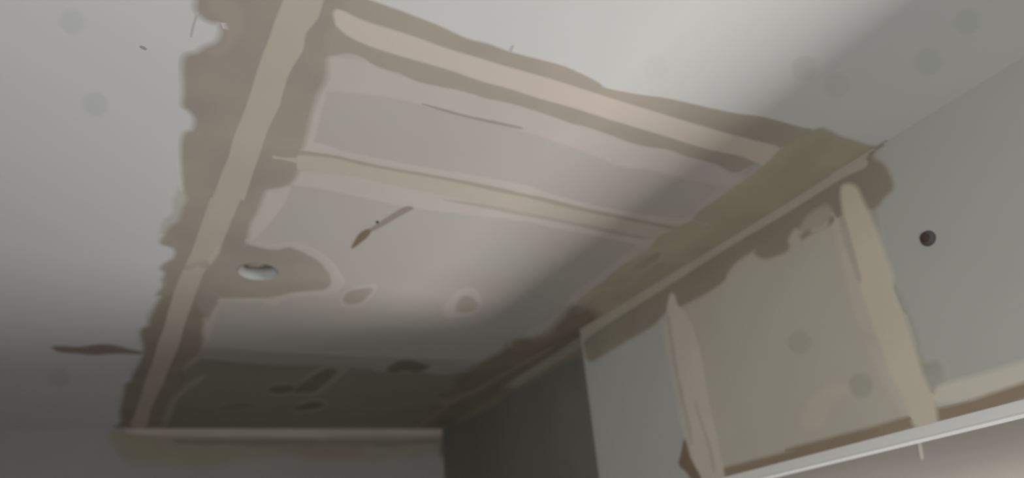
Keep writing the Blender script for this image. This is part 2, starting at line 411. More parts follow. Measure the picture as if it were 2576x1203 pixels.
coat('seam_tape', 'dull grey joint tape along the far seam, above the dark lower board', 'joint tape', None, 'C', 'tape_low', 3, 0.012, 1.0, 1,
  [(0.2371,2.3097),(0.3029,2.2914),(0.426,2.2974),(0.5732,2.2849),(0.7907,2.2624),(0.795,2.2487),(0.8734,2.2409),(0.9806,2.2293),(1.152,2.2189),(1.1589,2.308),(1.0832,2.3836),(0.9926,2.3684),(0.9088,2.4079),(0.8186,2.3939),(0.8311,2.3773),(0.6227,2.3841),(0.4947,2.4143),(0.3874,2.4201),(0.3026,2.4137),(0.244,2.4014)],
  kids=[('mud_blotch', 'dark brown oval mud blotch on the tape', 'blotch', 4, 0.02, 0.9, [(0.8702,2.3809),(0.8689,2.3015),(0.8992,2.2644),(0.9423,2.2737),(0.9951,2.304),(0.991,2.3503),(0.9361,2.3734),(0.9037,2.3944)])])
coat('joint_compound', 'large rounded mud lobe spread around the round spotlight hole', 'joint compound', None, 'C', 'mud', 2.8, 0.01, 1.0, 1,
  [(0.1973,1.5609),(0.2237,1.5529),(0.2644,1.5647),(0.2936,1.5582),(0.3143,1.5361),(0.3415,1.541),(0.3856,1.5605),(0.4309,1.6044),(0.4656,1.6577),(0.4824,1.701),(0.4825,1.7416),(0.4701,1.7687),(0.4285,1.7929),(0.3913,1.8189),(0.3571,1.859),(0.3087,1.8704),(0.2187,1.8996),(0.1849,1.9233),(0.1583,1.89),(0.1487,1.6684)],
  kids=[('dried_rim', 'pale dried rim of the lobe', 'skim', 2.9, 0.005, 0.8, [(0.2206,1.5367),(0.2605,1.5459),(0.2903,1.5432),(0.3104,1.5198),(0.3399,1.5212),(0.3847,1.5439),(0.4342,1.5897),(0.4731,1.6503),(0.4987,1.6955),(0.5,1.7462),(0.4825,1.7837),(0.4331,1.8106),(0.3986,1.8326),(0.3749,1.8674),(0.3738,1.8977),(0.3489,1.9124),(0.3316,1.8869),(0.2775,1.9097),(0.2222,1.9221),(0.2175,1.9042),(0.3269,1.8645),(0.3606,1.8396),(0.3919,1.805),(0.426,1.7832),(0.4668,1.7572),(0.4707,1.715),(0.4515,1.6625),(0.4173,1.6091),(0.3872,1.5798),(0.3443,1.5525),(0.3166,1.5459),(0.2953,1.5659),(0.2617,1.5681),(0.2242,1.5559)])])
coat('filler_patch', 'oval brown filler patch with a pale rim, right of the mud lobe', 'filler patch', None, 'C', 'mud', 2.5, 0.008, 1.0, 1,
  [(0.5264,1.7982),(0.5251,1.7511),(0.546,1.7232),(0.578,1.7001),(0.5878,1.7433),(0.5865,1.8054),(0.5713,1.833),(0.5463,1.841)],
  kids=[('dried_rim', 'pale dried rim', 'skim', 3, 0.004, 0.75, [(0.5215,1.8042),(0.5173,1.7579),(0.5321,1.7212),(0.5576,1.6986),(0.5831,1.686),(0.5909,1.7083),(0.5966,1.7491),(0.6,1.8147),(0.5917,1.8422),(0.5509,1.8673),(0.5295,1.8328)]),
   ('filler_core', 'brown filler inside the rim', 'mud', 3.5, 0.006, 0.8, [(0.5294,1.7972),(0.5308,1.7535),(0.5509,1.7283),(0.5809,1.7133),(0.5868,1.7653),(0.5816,1.8115),(0.5695,1.8272),(0.5469,1.8318)])])
coat('filler_patch', 'round blurred filler patch with wide pale rim, right of the oval filler patch', 'filler patch', None, 'C', 'skim', 2.5, 0.012, 1.0, 1,
  [(0.8179,1.759),(0.8121,1.6963),(0.8178,1.6372),(0.8464,1.6277),(0.8815,1.6647),(0.915,1.728),(0.9294,1.777),(0.9147,1.8167),(0.8876,1.8353),(0.8708,1.8507),(0.8334,1.8022)],
  kids=[('filler_core', 'brown core of the filler', 'mud', 3.5, 0.014, 0.8, [(0.8609,1.7692),(0.8438,1.7042),(0.8508,1.6792),(0.8803,1.697),(0.9076,1.7352),(0.9149,1.7717),(0.903,1.7922),(0.8796,1.7926)])])
coat('torn_strip', 'thin diagonal mauve gouge with a dark brown tip on the middle plasterboard', 'gouge', None, 'C', 'gouge', 2, 0.004, 1.0, 1,
  [(0.4614,1.4115),(0.4729,1.3707),(0.4856,1.3277),(0.4985,1.2875),(0.5093,1.2689),(0.5235,1.2696),(0.5199,1.285),(0.5057,1.3213),(0.4926,1.3622),(0.4773,1.3995),(0.4693,1.4179)],
  kids=[('dark_tip', 'dark brown tip of the gouge', 'gouge_tip', 3, 0.004, 1.0, [(0.4574,1.5011),(0.453,1.4555),(0.4531,1.4208),(0.4622,1.3971),(0.4719,1.4046),(0.4737,1.4352),(0.4681,1.4662),(0.463,1.4911)])])
coat('black_speck', 'tiny black speck beside the diagonal gouge on the middle board', 'speck', None, 'C', 'black', 4, 0.0005, 1.0, 1,
  [(0.4679,1.353),(0.47,1.3511),(0.4744,1.3565),(0.4755,1.362),(0.4729,1.3642),(0.4691,1.3597)])
coat('mud_blotch', 'dark oval mud blotch near the middle of the dark lower board', 'mud blotch', None, 'C', 'skim_dull', 1.5, 0.02, 0.45, 1,
  [(0.523,2.7279),(0.5258,2.6563),(0.5664,2.6243),(0.6036,2.6382),(0.622,2.7333),(0.5992,2.7853),(0.5495,2.7867)],
  kids=[('blotch_core', 'dark core', 'blotch', 2.5, 0.02, 0.8, [(0.5341,2.7163),(0.5386,2.6708),(0.5726,2.6507),(0.6051,2.6644),(0.6062,2.7092),(0.5861,2.7506),(0.5519,2.7525)])])
coat('mud_blotch', 'long diagonal dark mud blotch under the far seam on the lower board', 'mud blotch', None, 'C', 'skim_dull', 1.5, 0.02, 0.45, 1,
  [(0.6146,2.7443),(0.6112,2.6103),(0.6258,2.4817),(0.6495,2.3971),(0.7242,2.3935),(0.727,2.5145),(0.7205,2.647),(0.7159,2.7409),(0.6686,2.757)],
  kids=[('blotch_core', 'dark core', 'blotch', 2.5, 0.02, 0.8, [(0.6199,2.7245),(0.6246,2.6246),(0.6409,2.5023),(0.6598,2.4334),(0.6886,2.4182),(0.6995,2.4879),(0.6992,2.6072),(0.6893,2.6998),(0.6603,2.7249)])])
coat('mud_blotch', 'small dark mud blotch nearest the back wall on the lower board', 'mud blotch', None, 'C', 'skim_dull', 1.5, 0.02, 0.45, 1,
  [(0.6826,2.9806),(0.6859,2.8652),(0.7211,2.8177),(0.7667,2.8282),(0.7844,2.9501),(0.748,3.0007),(0.7022,3.016)],
  kids=[('blotch_core', 'dark core', 'blotch', 2.5, 0.02, 0.8, [(0.6879,2.9582),(0.6984,2.8933),(0.7247,2.8511),(0.762,2.8598),(0.7683,2.9318),(0.7357,2.9747),(0.7007,2.9879)])])
coat('mud_blotch', 'faint thin mud streak at the left of the lower board', 'mud blotch', None, 'C', 'blotch', 1.5, 0.02, 0.5, 1,
  [(0.4079,3.013),(0.4383,2.956),(0.4752,2.9385),(0.5089,2.9561),(0.4734,2.9837),(0.4388,3.0174)])
coat('dried_edge', 'pale curling dried line at the left end of the lower board', 'joint compound', None, 'C', 'skim_dull', 2, 0.012, 0.6, 1,
  [(0.2345,2.3902),(0.2449,2.4081),(0.2267,2.4837),(0.2158,2.5605),(0.2185,2.6456),(0.214,2.6871),(0.2052,2.6408),(0.2043,2.5334),(0.2158,2.4297)])
coat('dried_edge', 'second pale dried line on the lower board, running down beside the left mud band', 'joint compound', None, 'C', 'skim_dull', 2, 0.014, 0.55, 1,
  [(0.2789,2.5912),(0.2884,2.6126),(0.2688,2.7075),(0.247,2.8163),(0.2329,2.9297),(0.2313,3.1305),(0.2371,3.3302),(0.2207,3.3446),(0.2143,3.1549),(0.2124,2.9531),(0.2241,2.8125),(0.2496,2.6952)])
coat('joint_compound', 'wide ragged brown mud band under the long left tape', 'joint compound', None, 'C', 'mud', 3, 0.013, 1.0, 0,
  [(0.0222,0.8152),(0.0238,0.8345),(0.026,0.8541),(0.0333,0.8632),(0.0464,0.8681),(0.0574,0.865),(0.0635,0.8769),(0.0657,0.8948),(0.0605,0.9145),(0.0486,0.9296),(0.0393,0.9477),(0.0285,0.9564),(0.0241,0.9685),(0.025,0.9932),(0.0285,1.0176),(0.0336,1.0514),(0.037,1.0877),(0.045,1.0951),(0.0545,1.1074),(0.0611,1.1275),(0.0593,1.1545),(0.0496,1.1681),(0.0477,1.1974),(0.0517,1.2355),(0.0565,1.2754),(0.064,1.3227),(0.0717,1.366),(0.082,1.3988),(0.0791,1.4454),(0.0784,1.5005),(0.0679,1.5257),(0.0558,1.5817),(0.0529,1.6196),(0.0699,1.6292),(0.0854,1.6412),(0.0894,1.6852),(0.0736,1.7249),(0.0686,1.7573),(0.0804,1.7849),(0.0775,1.8231),(0.0827,1.8647),(0.0756,1.9171),(0.0807,1.9783),(0.0699,2.0311),(0.0644,2.0957),(0.0682,2.1545),(0.0506,2.1945),(0.0546,2.2472),(0.0673,2.3243),(0.0749,2.4227),(0.071,2.5001),(0.0626,2.6074),(0.0616,2.66),(0.061,2.7233),(0.0471,2.7509),(0.0495,2.8601),(0.0471,2.9686),(0.0523,3.1228),(0.0631,3.2908),(0.0567,3.397),(0.2308,3.3691),(0.2179,3.2642),(0.2128,3.0921),(0.2104,2.9345),(0.2229,2.8217),(0.2432,2.7134),(0.2476,2.6792),(0.2205,2.6693),(0.207,2.6089),(0.2088,2.5028),(0.2196,2.4287),(0.2346,2.3766),(0.2335,2.2979),(0.2297,2.2179),(0.2181,2.1863),(0.2127,2.0501),(0.2186,1.9232),(0.2081,1.8329),(0.2269,1.73),(0.2253,1.6243),(0.2193,1.5295),(0.2131,1.4716),(0.216,1.4068),(0.2146,1.3474),(0.2147,1.3102),(0.2361,1.2881),(0.2513,1.2685),(0.2574,1.2395),(0.2517,1.197),(0.2436,1.1457),(0.2452,1.1276),(0.2376,1.075),(0.2318,1.0302),(0.2273,0.9708),(0.2288,0.9265),(0.2223,0.8986),(0.1996,0.8275),(0.2111,0.785),(0.206,0.7518),(0.2005,0.7339)],
  kids=[('thin_mud', 'paler thinly scraped part of the mud band', 'mud_light', 3.1, 0.01, 0.55, [(0.0388,0.8176),(0.0567,0.8196),(0.0768,0.8312),(0.084,0.8715),(0.0764,0.9094),(0.0643,0.9387),(0.0569,0.9371),(0.0725,0.915),(0.0748,0.8888),(0.0681,0.8675),(0.0592,0.8551),(0.0468,0.8483)]),
   ('darker_mud', 'darker lower part of the mud band', 'mud_lower', 3.2, 0.018, 0.7, [(0.0913,1.9326),(0.0814,1.9781),(0.0768,2.0458),(0.0727,2.105),(0.0749,2.1525),(0.0591,2.1945),(0.0641,2.2576),(0.0763,2.3357),(0.0823,2.4357),(0.0686,2.6738),(0.0689,2.7376),(0.0542,2.7657),(0.0568,2.876),(0.056,2.9854),(0.0607,3.1416),(0.0702,3.2896),(0.0699,3.3692),(0.2132,3.3459),(0.208,3.2659),(0.2057,3.0935),(0.2036,2.9359),(0.2163,2.8231),(0.2314,2.7246),(0.2067,2.6246),(0.202,2.4973),(0.2141,2.4163),(0.228,2.3716),(0.2279,2.2994),(0.2242,2.2317),(0.2124,2.1749),(0.2011,2.0656),(0.1663,1.9509),(0.133,1.919)])])
coat('mud_fringe', 'greenish thin feathered fringe along the left edge of the left mud band', 'joint compound', None, 'C', 'mud_light', 1, 0.012, 0.45, 1,
  [(0.0604,1.2738),(0.0628,1.3231),(0.0613,1.3769),(0.0567,1.41),(0.0605,1.4328),(0.0627,1.4786),(0.0487,1.5116),(0.0479,1.5623),(0.0521,1.6214),(0.0834,1.6101),(0.0898,1.4616),(0.0927,1.3946),(0.088,1.3965),(0.0748,1.3184)])
coat('mud_smear', 'long thin brown mud smear dragged leftwards from the left mud band', 'mud smear', None, 'C', 'mud_smear', 2, 0.012, 1.0, 1,
  [(-0.1637,2.4156),(-0.1387,2.4),(-0.0968,2.3969),(-0.0491,2.362),(-0.0063,2.3543),(0.0261,2.3737),(0.0657,2.3919),(0.0677,2.4188),(0.0291,2.4224),(-0.0088,2.4327),(-0.0583,2.4575),(-0.102,2.4535),(-0.1447,2.454)])
coat('small_nick', 'tiny dark nick in the white ceiling paint left of the ragged mud band', 'nick', None, 'C', 'nick', 1, 0.0015, 0.7, 1,
  [(-0.0413,0.9669),(-0.0387,0.963),(-0.0335,0.965),(-0.0318,0.969),(-0.0344,0.9705),(-0.0386,0.9692)])
coat('mud_hair', 'hairline dark streak at the top left edge of the left mud band', 'scratch', None, 'C', 'nick', 2, 0.002, 0.35, 1,
  [(0.026,0.8507),(0.027,0.8643),(0.0253,0.8867),(0.025,0.911),(0.0233,0.9117),(0.0231,0.8876),(0.0246,0.8635),(0.0243,0.848)])
coat('joint_compound', 'brown mud band under the broad pale tape of the top ceiling seam', 'joint compound', None, 'C', 'mud_top', 2.6, 0.006, 1.0, 1,
  [(0.1664,0.7515),(0.1928,0.7394),(0.2403,0.7369),(0.2699,0.7371),(0.3007,0.7385),(0.3505,0.7422),(0.4048,0.7503),(0.4404,0.7476),(0.4791,0.7492),(0.5336,0.746),(0.5843,0.7429),(0.6555,0.7527),(0.6827,0.7609),(0.7465,0.7524),(0.7953,0.7417),(0.8493,0.7354),(0.9517,0.7244),(1.0168,0.7104),(1.1253,0.7033),(1.1674,0.6893),(1.2158,0.696),(1.2679,0.6921),(1.3389,0.6888),(1.2742,0.7218),(1.1513,0.8103),(1.1543,0.8328),(1.1259,0.836),(1.1117,0.8805),(1.0433,0.8693),(0.9719,0.8717),(0.9146,0.8669),(0.87,0.8751),(0.8246,0.8767),(0.7689,0.8711),(0.7203,0.8684),(0.6757,0.8691),(0.6432,0.8658),(0.5935,0.8629),(0.5466,0.862),(0.4984,0.8668),(0.4458,0.8653),(0.3799,0.8725),(0.34,0.8653),(0.2984,0.8637),(0.2694,0.8516),(0.2456,0.8528),(0.226,0.867),(0.2063,0.8812),(0.1847,0.8615)],
  kids=[('mud_whisker', 'small whisker of mud sticking out of the band', 'nick', 3, 0.003, 0.4, [(0.4812,0.749),(0.478,0.741),(0.478,0.7347),(0.4801,0.733),(0.482,0.7404),(0.4847,0.7483)])])
coat('seam_tape', 'broad pale paper joint tape along the top seam, brightest strip on the ceiling', 'joint tape', None, 'C', 'tape', 3.4, 0.006, 1.0, 1,
  [(0.2029,0.777),(0.2139,0.773),(0.2454,0.7792),(0.3169,0.7798),(0.3864,0.7833),(0.4475,0.783),(0.5029,0.7824),(0.5896,0.7799),(0.6752,0.7809),(0.8591,0.7812),(0.9772,0.7801),(1.0638,0.7758),(1.1368,0.7761),(1.1543,0.8328),(1.0774,0.8263),(1.0094,0.8332),(0.9391,0.8345),(0.8856,0.8323),(0.787,0.8315),(0.7401,0.8312),(0.6521,0.8287),(0.5896,0.8301),(0.5279,0.8279),(0.4707,0.8292),(0.4135,0.8254),(0.3606,0.8257),(0.3148,0.826),(0.2724,0.8245),(0.2393,0.8178),(0.2199,0.8074),(0.2107,0.7981)])
coat('seam_tape', 'long pale paper joint tape down the left seam of the ceiling patch', 'joint tape', None, 'C', 'tape_left', 4, 0.004, 1.0, 1,
  [(0.1296,0.7663),(0.1314,0.7857),(0.1299,0.8288),(0.1302,0.8738),(0.1288,0.9144),(0.1291,0.9653),(0.1301,1.0241),(0.1296,1.0783),(0.1272,1.1425),(0.1297,1.2157),(0.1276,1.2846),(0.1256,1.3819),(0.1225,1.383),(0.1215,1.4986),(0.1205,1.6286),(0.1161,1.7231),(0.1126,1.8065),(0.111,1.9158),(0.111,2.0351),(0.1137,2.1532),(0.1106,2.2845),(0.1126,2.4892),(0.1095,2.661),(0.1098,2.9185),(0.1089,3.1533),(0.1082,3.3513),(0.1633,3.354),(0.1568,3.1028),(0.159,2.8715),(0.164,2.6989),(0.1647,2.5435),(0.1667,2.4153),(0.1672,2.2849),(0.1623,2.1639),(0.1607,2.0543),(0.1596,1.8999),(0.1591,1.7907),(0.1615,1.7342),(0.1701,1.678),(0.1756,1.617),(0.1748,1.5613),(0.1749,1.4859),(0.1761,1.3884),(0.1772,1.3619),(0.1835,1.3596),(0.1796,1.2639),(0.1779,1.1784),(0.1757,1.1115),(0.1771,1.0583),(0.1786,1.0277),(0.1757,0.9905),(0.1736,0.9416),(0.1767,0.9058),(0.1797,0.8717),(0.175,0.8385),(0.1825,0.8015),(0.1804,0.7635),(0.1785,0.744)],
  kids=[('tape_wrinkle', 'dark crumpled overlap where two lengths of tape meet', 'mud_light', 5, 0.006, 0.5, [(0.1134,1.7285),(0.1331,1.6997),(0.1504,1.6806),(0.166,1.6838),(0.1635,1.7245),(0.1417,1.7142),(0.1252,1.7422)]),
   ('tape_overlap', 'lighter folded edge of the tape', 'tape', 5, 0.004, 0.5, [(0.1622,1.6808),(0.164,1.6377),(0.1704,1.5945),(0.1778,1.6162),(0.174,1.6595),(0.1694,1.6957)])])
coat('joint_compound', 'dark brown mud band on the ceiling along the right wall', 'joint compound', None, 'C', 'mud_dark', 4, 0.01, 1.0, 1,
  [(1.346,0.6859),(1.311,0.6924),(1.2679,0.6921),(1.2241,0.6945),(1.1726,0.6895),(1.1543,0.6948),(1.1446,0.7242),(1.1401,0.7637),(1.1513,0.8103),(1.1395,0.775),(1.1543,0.8328),(1.159,0.9079),(1.1602,0.9938),(1.1704,1.0733),(1.2336,1.0813),(1.2215,1.0966),(1.1763,1.0942),(1.1622,1.1368),(1.1522,1.1965),(1.1788,1.2619),(1.1676,1.3328),(1.1717,1.4297),(1.1809,1.4442),(1.184,1.6003),(1.2291,1.6847),(1.2193,1.7558),(1.2259,1.8767),(1.2423,1.8571),(1.2315,1.9164),(1.1623,1.9575),(1.1748,2.0604),(1.166,2.1628),(1.1509,2.2914),(1.1635,2.3832),(1.2091,2.536),(1.1789,2.6303),(1.263,2.7281),(1.2557,2.9045),(1.2712,3.1744),(1.444,3.1827),(1.4755,3.2719),(1.4461,3.1857),(1.4102,2.3888),(1.3798,1.885),(1.3339,1.7998),(1.3312,1.1741),(1.3312,0.6939),(1.33,0.6927)],
  kids=[('darker_mud', 'darker mud at the far end of the band', 'mud_far', 4.5, 0.04, 0.95, [(1.2033,1.6448),(1.2583,1.8724),(1.2514,1.8719),(1.2407,1.9318),(1.176,1.9718),(1.1876,2.0731),(1.1807,2.1797),(1.1699,2.3052),(1.1775,2.3994),(1.2241,2.5542),(1.2001,2.6482),(1.263,2.7281),(1.2675,2.9154),(1.2764,3.1499),(1.4266,3.1611),(1.4253,3.1248),(1.3888,2.3504),(1.3757,1.8861),(1.3334,1.8037),(1.3333,1.7255)]),
   ('mud_streak', 'lighter scraped streak in the mud', 'mud', 5, 0.008, 0.6, [(1.2038,1.3641),(1.1998,1.3066),(1.2065,1.2646),(1.2204,1.2756),(1.228,1.3358),(1.2264,1.3869)]),
   ('mud_streak', 'lighter scraped streak in the mud', 'mud', 5, 0.008, 0.5, [(1.2174,1.6505),(1.2232,1.5178),(1.2562,1.4187),(1.2581,1.3154),(1.279,1.328),(1.2846,1.4415),(1.2589,1.5524),(1.25,1.6911)]),
   ('mud_streak', 'lighter scraped streak in the mud', 'mud', 5, 0.008, 0.6, [(1.2377,2.7334),(1.299,2.5155),(1.319,2.0738),(1.3308,2.0008),(1.3437,2.0218),(1.3365,2.1034),(1.321,2.5323),(1.2932,2.7952)]),
   ('mud_streak', 'lighter scraped streak in the mud', 'mud', 5, 0.01, 0.5, [(1.2975,3.1464),(1.2765,2.9535),(1.2932,2.7952),(1.3196,2.9188),(1.3242,3.0838),(1.3326,3.1763)]),
   ('mud_streak', 'reddish brown scraped area', 'mud_smear', 5, 0.015, 0.6, [(1.1728,1.9974),(1.2296,1.9229),(1.2521,1.8542),(1.2688,1.7102),(1.3009,1.7408),(1.2985,1.9),(1.2662,2.068)])])
coat('dried_edge', 'pale dried strip on the boards beside the dark right hand mud band', 'joint compound', None, 'C', 'skim', 1.6, 0.012, 0.6, 1,
  [(1.1117,0.8805),(1.1422,0.8912),(1.151,0.9411),(1.1583,1.014),(1.171,1.0835),(1.1552,1.0894),(1.1386,1.015),(1.1249,0.9392)])
coat('dried_edge', 'pale dried streak between middle seam and right wall corner mud band', 'joint compound', None, 'C', 'skim', 1.6, 0.012, 0.7, 1,
  [(1.1514,1.1969),(1.161,1.2827),(1.165,1.408),(1.1754,1.5795),(1.2245,1.6862),(1.2231,1.8345),(1.1916,1.916),(1.1678,1.8651),(1.1876,1.7496),(1.1475,1.577),(1.1371,1.3973),(1.1323,1.2837),(1.1418,1.209)])
coat('screw_dimple', 'faint filled screw dimple in the white ceiling, nearest the top left corner', 'screw dimple', 'filled screw dimples in the painted ceiling', 'C', 'dimple', 0.5, 0.008, 0.5, 1,
  [(-0.1159,0.9435),(-0.117,0.9545),(-0.1207,0.9647),(-0.1263,0.972),(-0.1325,0.9748),(-0.1382,0.9725),(-0.1421,0.9657),(-0.1435,0.9558),(-0.1421,0.9449),(-0.1384,0.9351),(-0.1329,0.9281),(-0.1269,0.9254),(-0.1214,0.9274),(-0.1174,0.9338)])
coat('screw_dimple', 'faint filled screw dimple in the white ceiling, lower of the two near the top left', 'screw dimple', 'filled screw dimples in the painted ceiling', 'C', 'dimple', 0.5, 0.008, 0.5, 1,
  [(-0.0788,1.1322),(-0.0798,1.1462),(-0.0838,1.1589),(-0.0899,1.1677),(-0.097,1.1707),(-0.1035,1.1673),(-0.1081,1.1582),(-0.1099,1.1454),(-0.1087,1.1316),(-0.1047,1.1194),(-0.0988,1.111),(-0.092,1.1081),(-0.0856,1.1112),(-0.0809,1.1197)])
coat('screw_dimple', 'faint filled screw dimple in the white ceiling, below the thin mud smear', 'screw dimple', 'filled screw dimples in the painted ceiling', 'C', 'dimple', 0.5, 0.008, 0.6, 1,
  [(-0.1196,2.7161),(-0.1219,2.7649),(-0.1295,2.8065),(-0.1407,2.8315),(-0.1532,2.8344),(-0.1643,2.8145),(-0.1717,2.7767),(-0.1739,2.7293),(-0.1709,2.682),(-0.1632,2.6438),(-0.1526,2.6213),(-0.1409,2.6183),(-0.1302,2.6355),(-0.1226,2.6701)])
coat('screw_dimple', 'faint filled screw dimple in the white ceiling, in bright area above the top mud band', 'screw dimple', 'filled screw dimples in the painted ceiling', 'C', 'dimple', 0.5, 0.008, 0.18, 1,
  [(0.7486,0.6753),(0.7547,0.6854),(0.7562,0.695),(0.7527,0.7023),(0.745,0.7057),(0.7346,0.7044),(0.7237,0.6988),(0.7146,0.6901),(0.7089,0.6801),(0.7077,0.6708),(0.7112,0.6638),(0.7186,0.6606),(0.7286,0.6616),(0.7393,0.6668)])
coat('screw_dimple', 'faint filled screw dimple in the white ceiling, left one of the shaded four', 'screw dimple', 'filled screw dimples in the painted ceiling', 'C', 'dimple', 0.5, 0.008, 0.45, 1,
  [(0.9971,0.567),(1.0063,0.5772),(1.0099,0.5873),(1.0069,0.5951),(0.998,0.599),(0.985,0.5981),(0.9707,0.5927),(0.958,0.584),(0.9494,0.5738),(0.9464,0.5641),(0.9495,0.5568),(0.958,0.553),(0.9703,0.5537),(0.9843,0.5586)])
coat('screw_dimple', 'faint filled screw dimple in the white ceiling, in shade nearest the right wall', 'screw dimple', 'filled screw dimples in the painted ceiling', 'C', 'dimple', 0.5, 0.008, 0.35, 1,
  [(1.1993,0.4595),(1.2118,0.4699),(1.2175,0.4803),(1.215,0.4886),(1.2047,0.4931),(1.189,0.4927),(1.171,0.4876),(1.1546,0.4791),(1.1429,0.4688),(1.138,0.4587),(1.1407,0.4509),(1.1504,0.4466),(1.1653,0.4467),(1.1827,0.4513)])
coat('screw_dimple', 'faint filled screw dimple in the white ceiling, nearest the top right corner', 'screw dimple', 'filled screw dimples in the painted ceiling', 'C', 'dimple', 0.5, 0.008, 0.35, 1,
  [(1.1628,0.3703),(1.1729,0.3781),(1.1774,0.3862),(1.1751,0.3929),(1.1666,0.3967),(1.1536,0.3969),(1.1388,0.3934),(1.1253,0.387),(1.1157,0.3792),(1.1118,0.3713),(1.1141,0.365),(1.1223,0.3613),(1.1347,0.361),(1.1491,0.3642)])
coat('screw_dimple', 'faint filled screw dimple in the white ceiling, just above the dark mud corner', 'screw dimple', 'filled screw dimples in the painted ceiling', 'C', 'dimple', 0.5, 0.008, 0.3, 1,
  [(1.0955,0.5747),(1.1061,0.5855),(1.1105,0.596),(1.1078,0.6042),(1.0984,0.6082),(1.0844,0.6072),(1.0686,0.6015),(1.0545,0.5924),(1.0446,0.5817),(1.0407,0.5716),(1.0436,0.5639),(1.0525,0.56),(1.0658,0.5607),(1.0811,0.5659)])
coat('joint_compound', 'brown mud band on the right wall directly under the ceiling line', 'joint compound', None, 'W', 'mud_wall', 2, 0.012, 1.0, 1,
  [(1.8007,2.4988),(1.1758,2.4999),(0.7085,2.5006),(0.6963,2.4955),(0.7062,2.4816),(0.6887,2.4508),(0.688,2.4021),(0.7105,2.3911),(0.7333,2.3799),(0.7548,2.3869),(0.7694,2.4293),(0.795,2.4438),(0.8098,2.4018),(0.8378,2.3966),(0.8852,2.4009),(0.9201,2.398),(0.9183,2.4203),(0.935,2.4315),(0.9619,2.4135),(0.9693,2.391),(1.0287,2.398),(1.0593,2.4231),(1.0558,2.4341),(1.1196,2.431),(1.1553,2.4179),(1.1822,2.4003),(1.2677,2.3959),(1.3632,2.3993),(1.4068,2.4029),(1.4777,2.3867),(1.5914,2.3857),(1.7322,2.3805),(1.7967,2.389),(1.8058,2.455)],
  kids=[('mud_gap', 'pale gap showing between mud strokes', 'wall_board', 2.6, 0.012, 0.6, [(0.9191,2.4181),(0.8954,2.4371),(0.8548,2.4412),(0.838,2.4346),(0.8364,2.416),(0.862,2.4042),(0.8988,2.4104)])])
coat('corner_tape', 'folded pale corner tape on the right wall under the ceiling line', 'joint tape', None, 'W', 'tape_wall', 3, 0.006, 1.0, 1,
  [(1.801,2.4976),(1.4415,2.4983),(1.1761,2.4989),(0.9086,2.5007),(0.7268,2.5021),(0.7203,2.4898),(0.727,2.4737),(0.7874,2.4802),(0.9167,2.4775),(1.0418,2.4778),(1.0415,2.4787),(1.175,2.4781),(1.3232,2.4744),(1.49,2.4702),(1.647,2.4682),(1.7801,2.4614),(1.8161,2.456)])
coat('seam_tape', 'upright streaky paper joint tape on the right wall, nearer the outside corner', 'joint tape', None, 'W', 'tape_wall2', 3, 0.01, 1.0, 1,
  [(1.3755,2.4413),(1.3601,2.4325),(1.3551,2.4007),(1.3263,2.358),(1.3155,2.3044),(1.3102,2.2521),(1.3131,2.2038),(1.3155,2.1435),(1.3162,2.0803),(1.315,2.0348),(1.3155,1.9947),(1.3208,1.9395),(1.3995,1.9534),(1.4085,1.997),(1.4074,2.0554),(1.407,2.1244),(1.4065,2.1957),(1.4024,2.2826),(1.4032,2.355),(1.4029,2.3944)],
  kids=[('tape_ridge', 'brown ridge line down the tape', 'mud_light', 4, 0.006, 0.6, [(1.4042,2.3899),(1.3951,2.384),(1.3988,2.2956),(1.4017,2.2126),(1.3992,2.1399),(1.3944,2.0779),(1.403,2.0375),(1.4062,2.0593),(1.4077,2.1333),(1.4111,2.2154),(1.4096,2.2944)]),
   ('tape_ridge', 'brown ridge line down the tape', 'mud_light', 4, 0.006, 0.5, [(1.3578,2.1377),(1.3532,2.1106),(1.3475,2.0669),(1.3375,2.0193),(1.3395,1.9636),(1.3478,1.9652),(1.3488,2.0217),(1.3567,2.0775),(1.3637,2.1176)])])
coat('dried_edge', 'pale feathered fringe left of the streaky upright tape on the right wall', 'joint compound', None, 'W', 'tape_wall2', 2, 0.01, 0.5, 1,
  [(1.4243,2.3826),(1.4032,2.355),(1.4022,2.259),(1.4037,2.1589),(1.4004,2.0794),(1.4097,2.0474),(1.4248,2.0851),(1.4286,2.1657),(1.4302,2.2584),(1.4297,2.3499)])
coat('mud_lump', 'small dark brown mud lump at the foot of the streaky upright tape', 'mud lump', None, 'W', 'gouge_tip', 3.5, 0.008, 1.0, 1,
  [(1.4274,2.0534),(1.4222,2.0374),(1.42,2.0117),(1.4089,1.9847),(1.3966,1.9529),(1.4261,1.9581),(1.4424,1.9787),(1.4625,1.9991),(1.4452,2.0253)])
coat('seam_tape', 'wide upright cream joint tape on the right wall, reaching down to the white corner bead', 'joint tape', None, 'W', 'tape_wall3', 3, 0.012, 1.0, 1,
  [(0.7898,2.4586),(0.7643,2.4438),(0.7587,2.4035),(0.7551,2.3726),(0.7536,2.3108),(0.7533,2.2609),(0.7531,2.2242),(0.7605,2.2057),(0.7583,2.1515),(0.7595,2.0904),(0.7617,2.0287),(0.7601,2.0059),(0.7577,1.977),(0.7648,1.9451),(0.776,1.9372),(0.8043,1.9423),(0.8073,1.9618),(0.8109,2.0042),(0.8179,2.049),(0.8179,2.1),(0.8213,2.1541),(0.8213,2.2088),(0.8213,2.254),(0.8176,2.2522),(0.8129,2.3069),(0.8069,2.3806),(0.8032,2.4131)],
  kids=[('tape_ridge', 'thin dark ridge beside the tape', 'mud_light', 4, 0.008, 0.5, [(0.8171,2.3957),(0.8091,2.3891),(0.8128,2.321),(0.8176,2.2522),(0.8239,2.255),(0.8236,2.3119),(0.8244,2.3602)])])
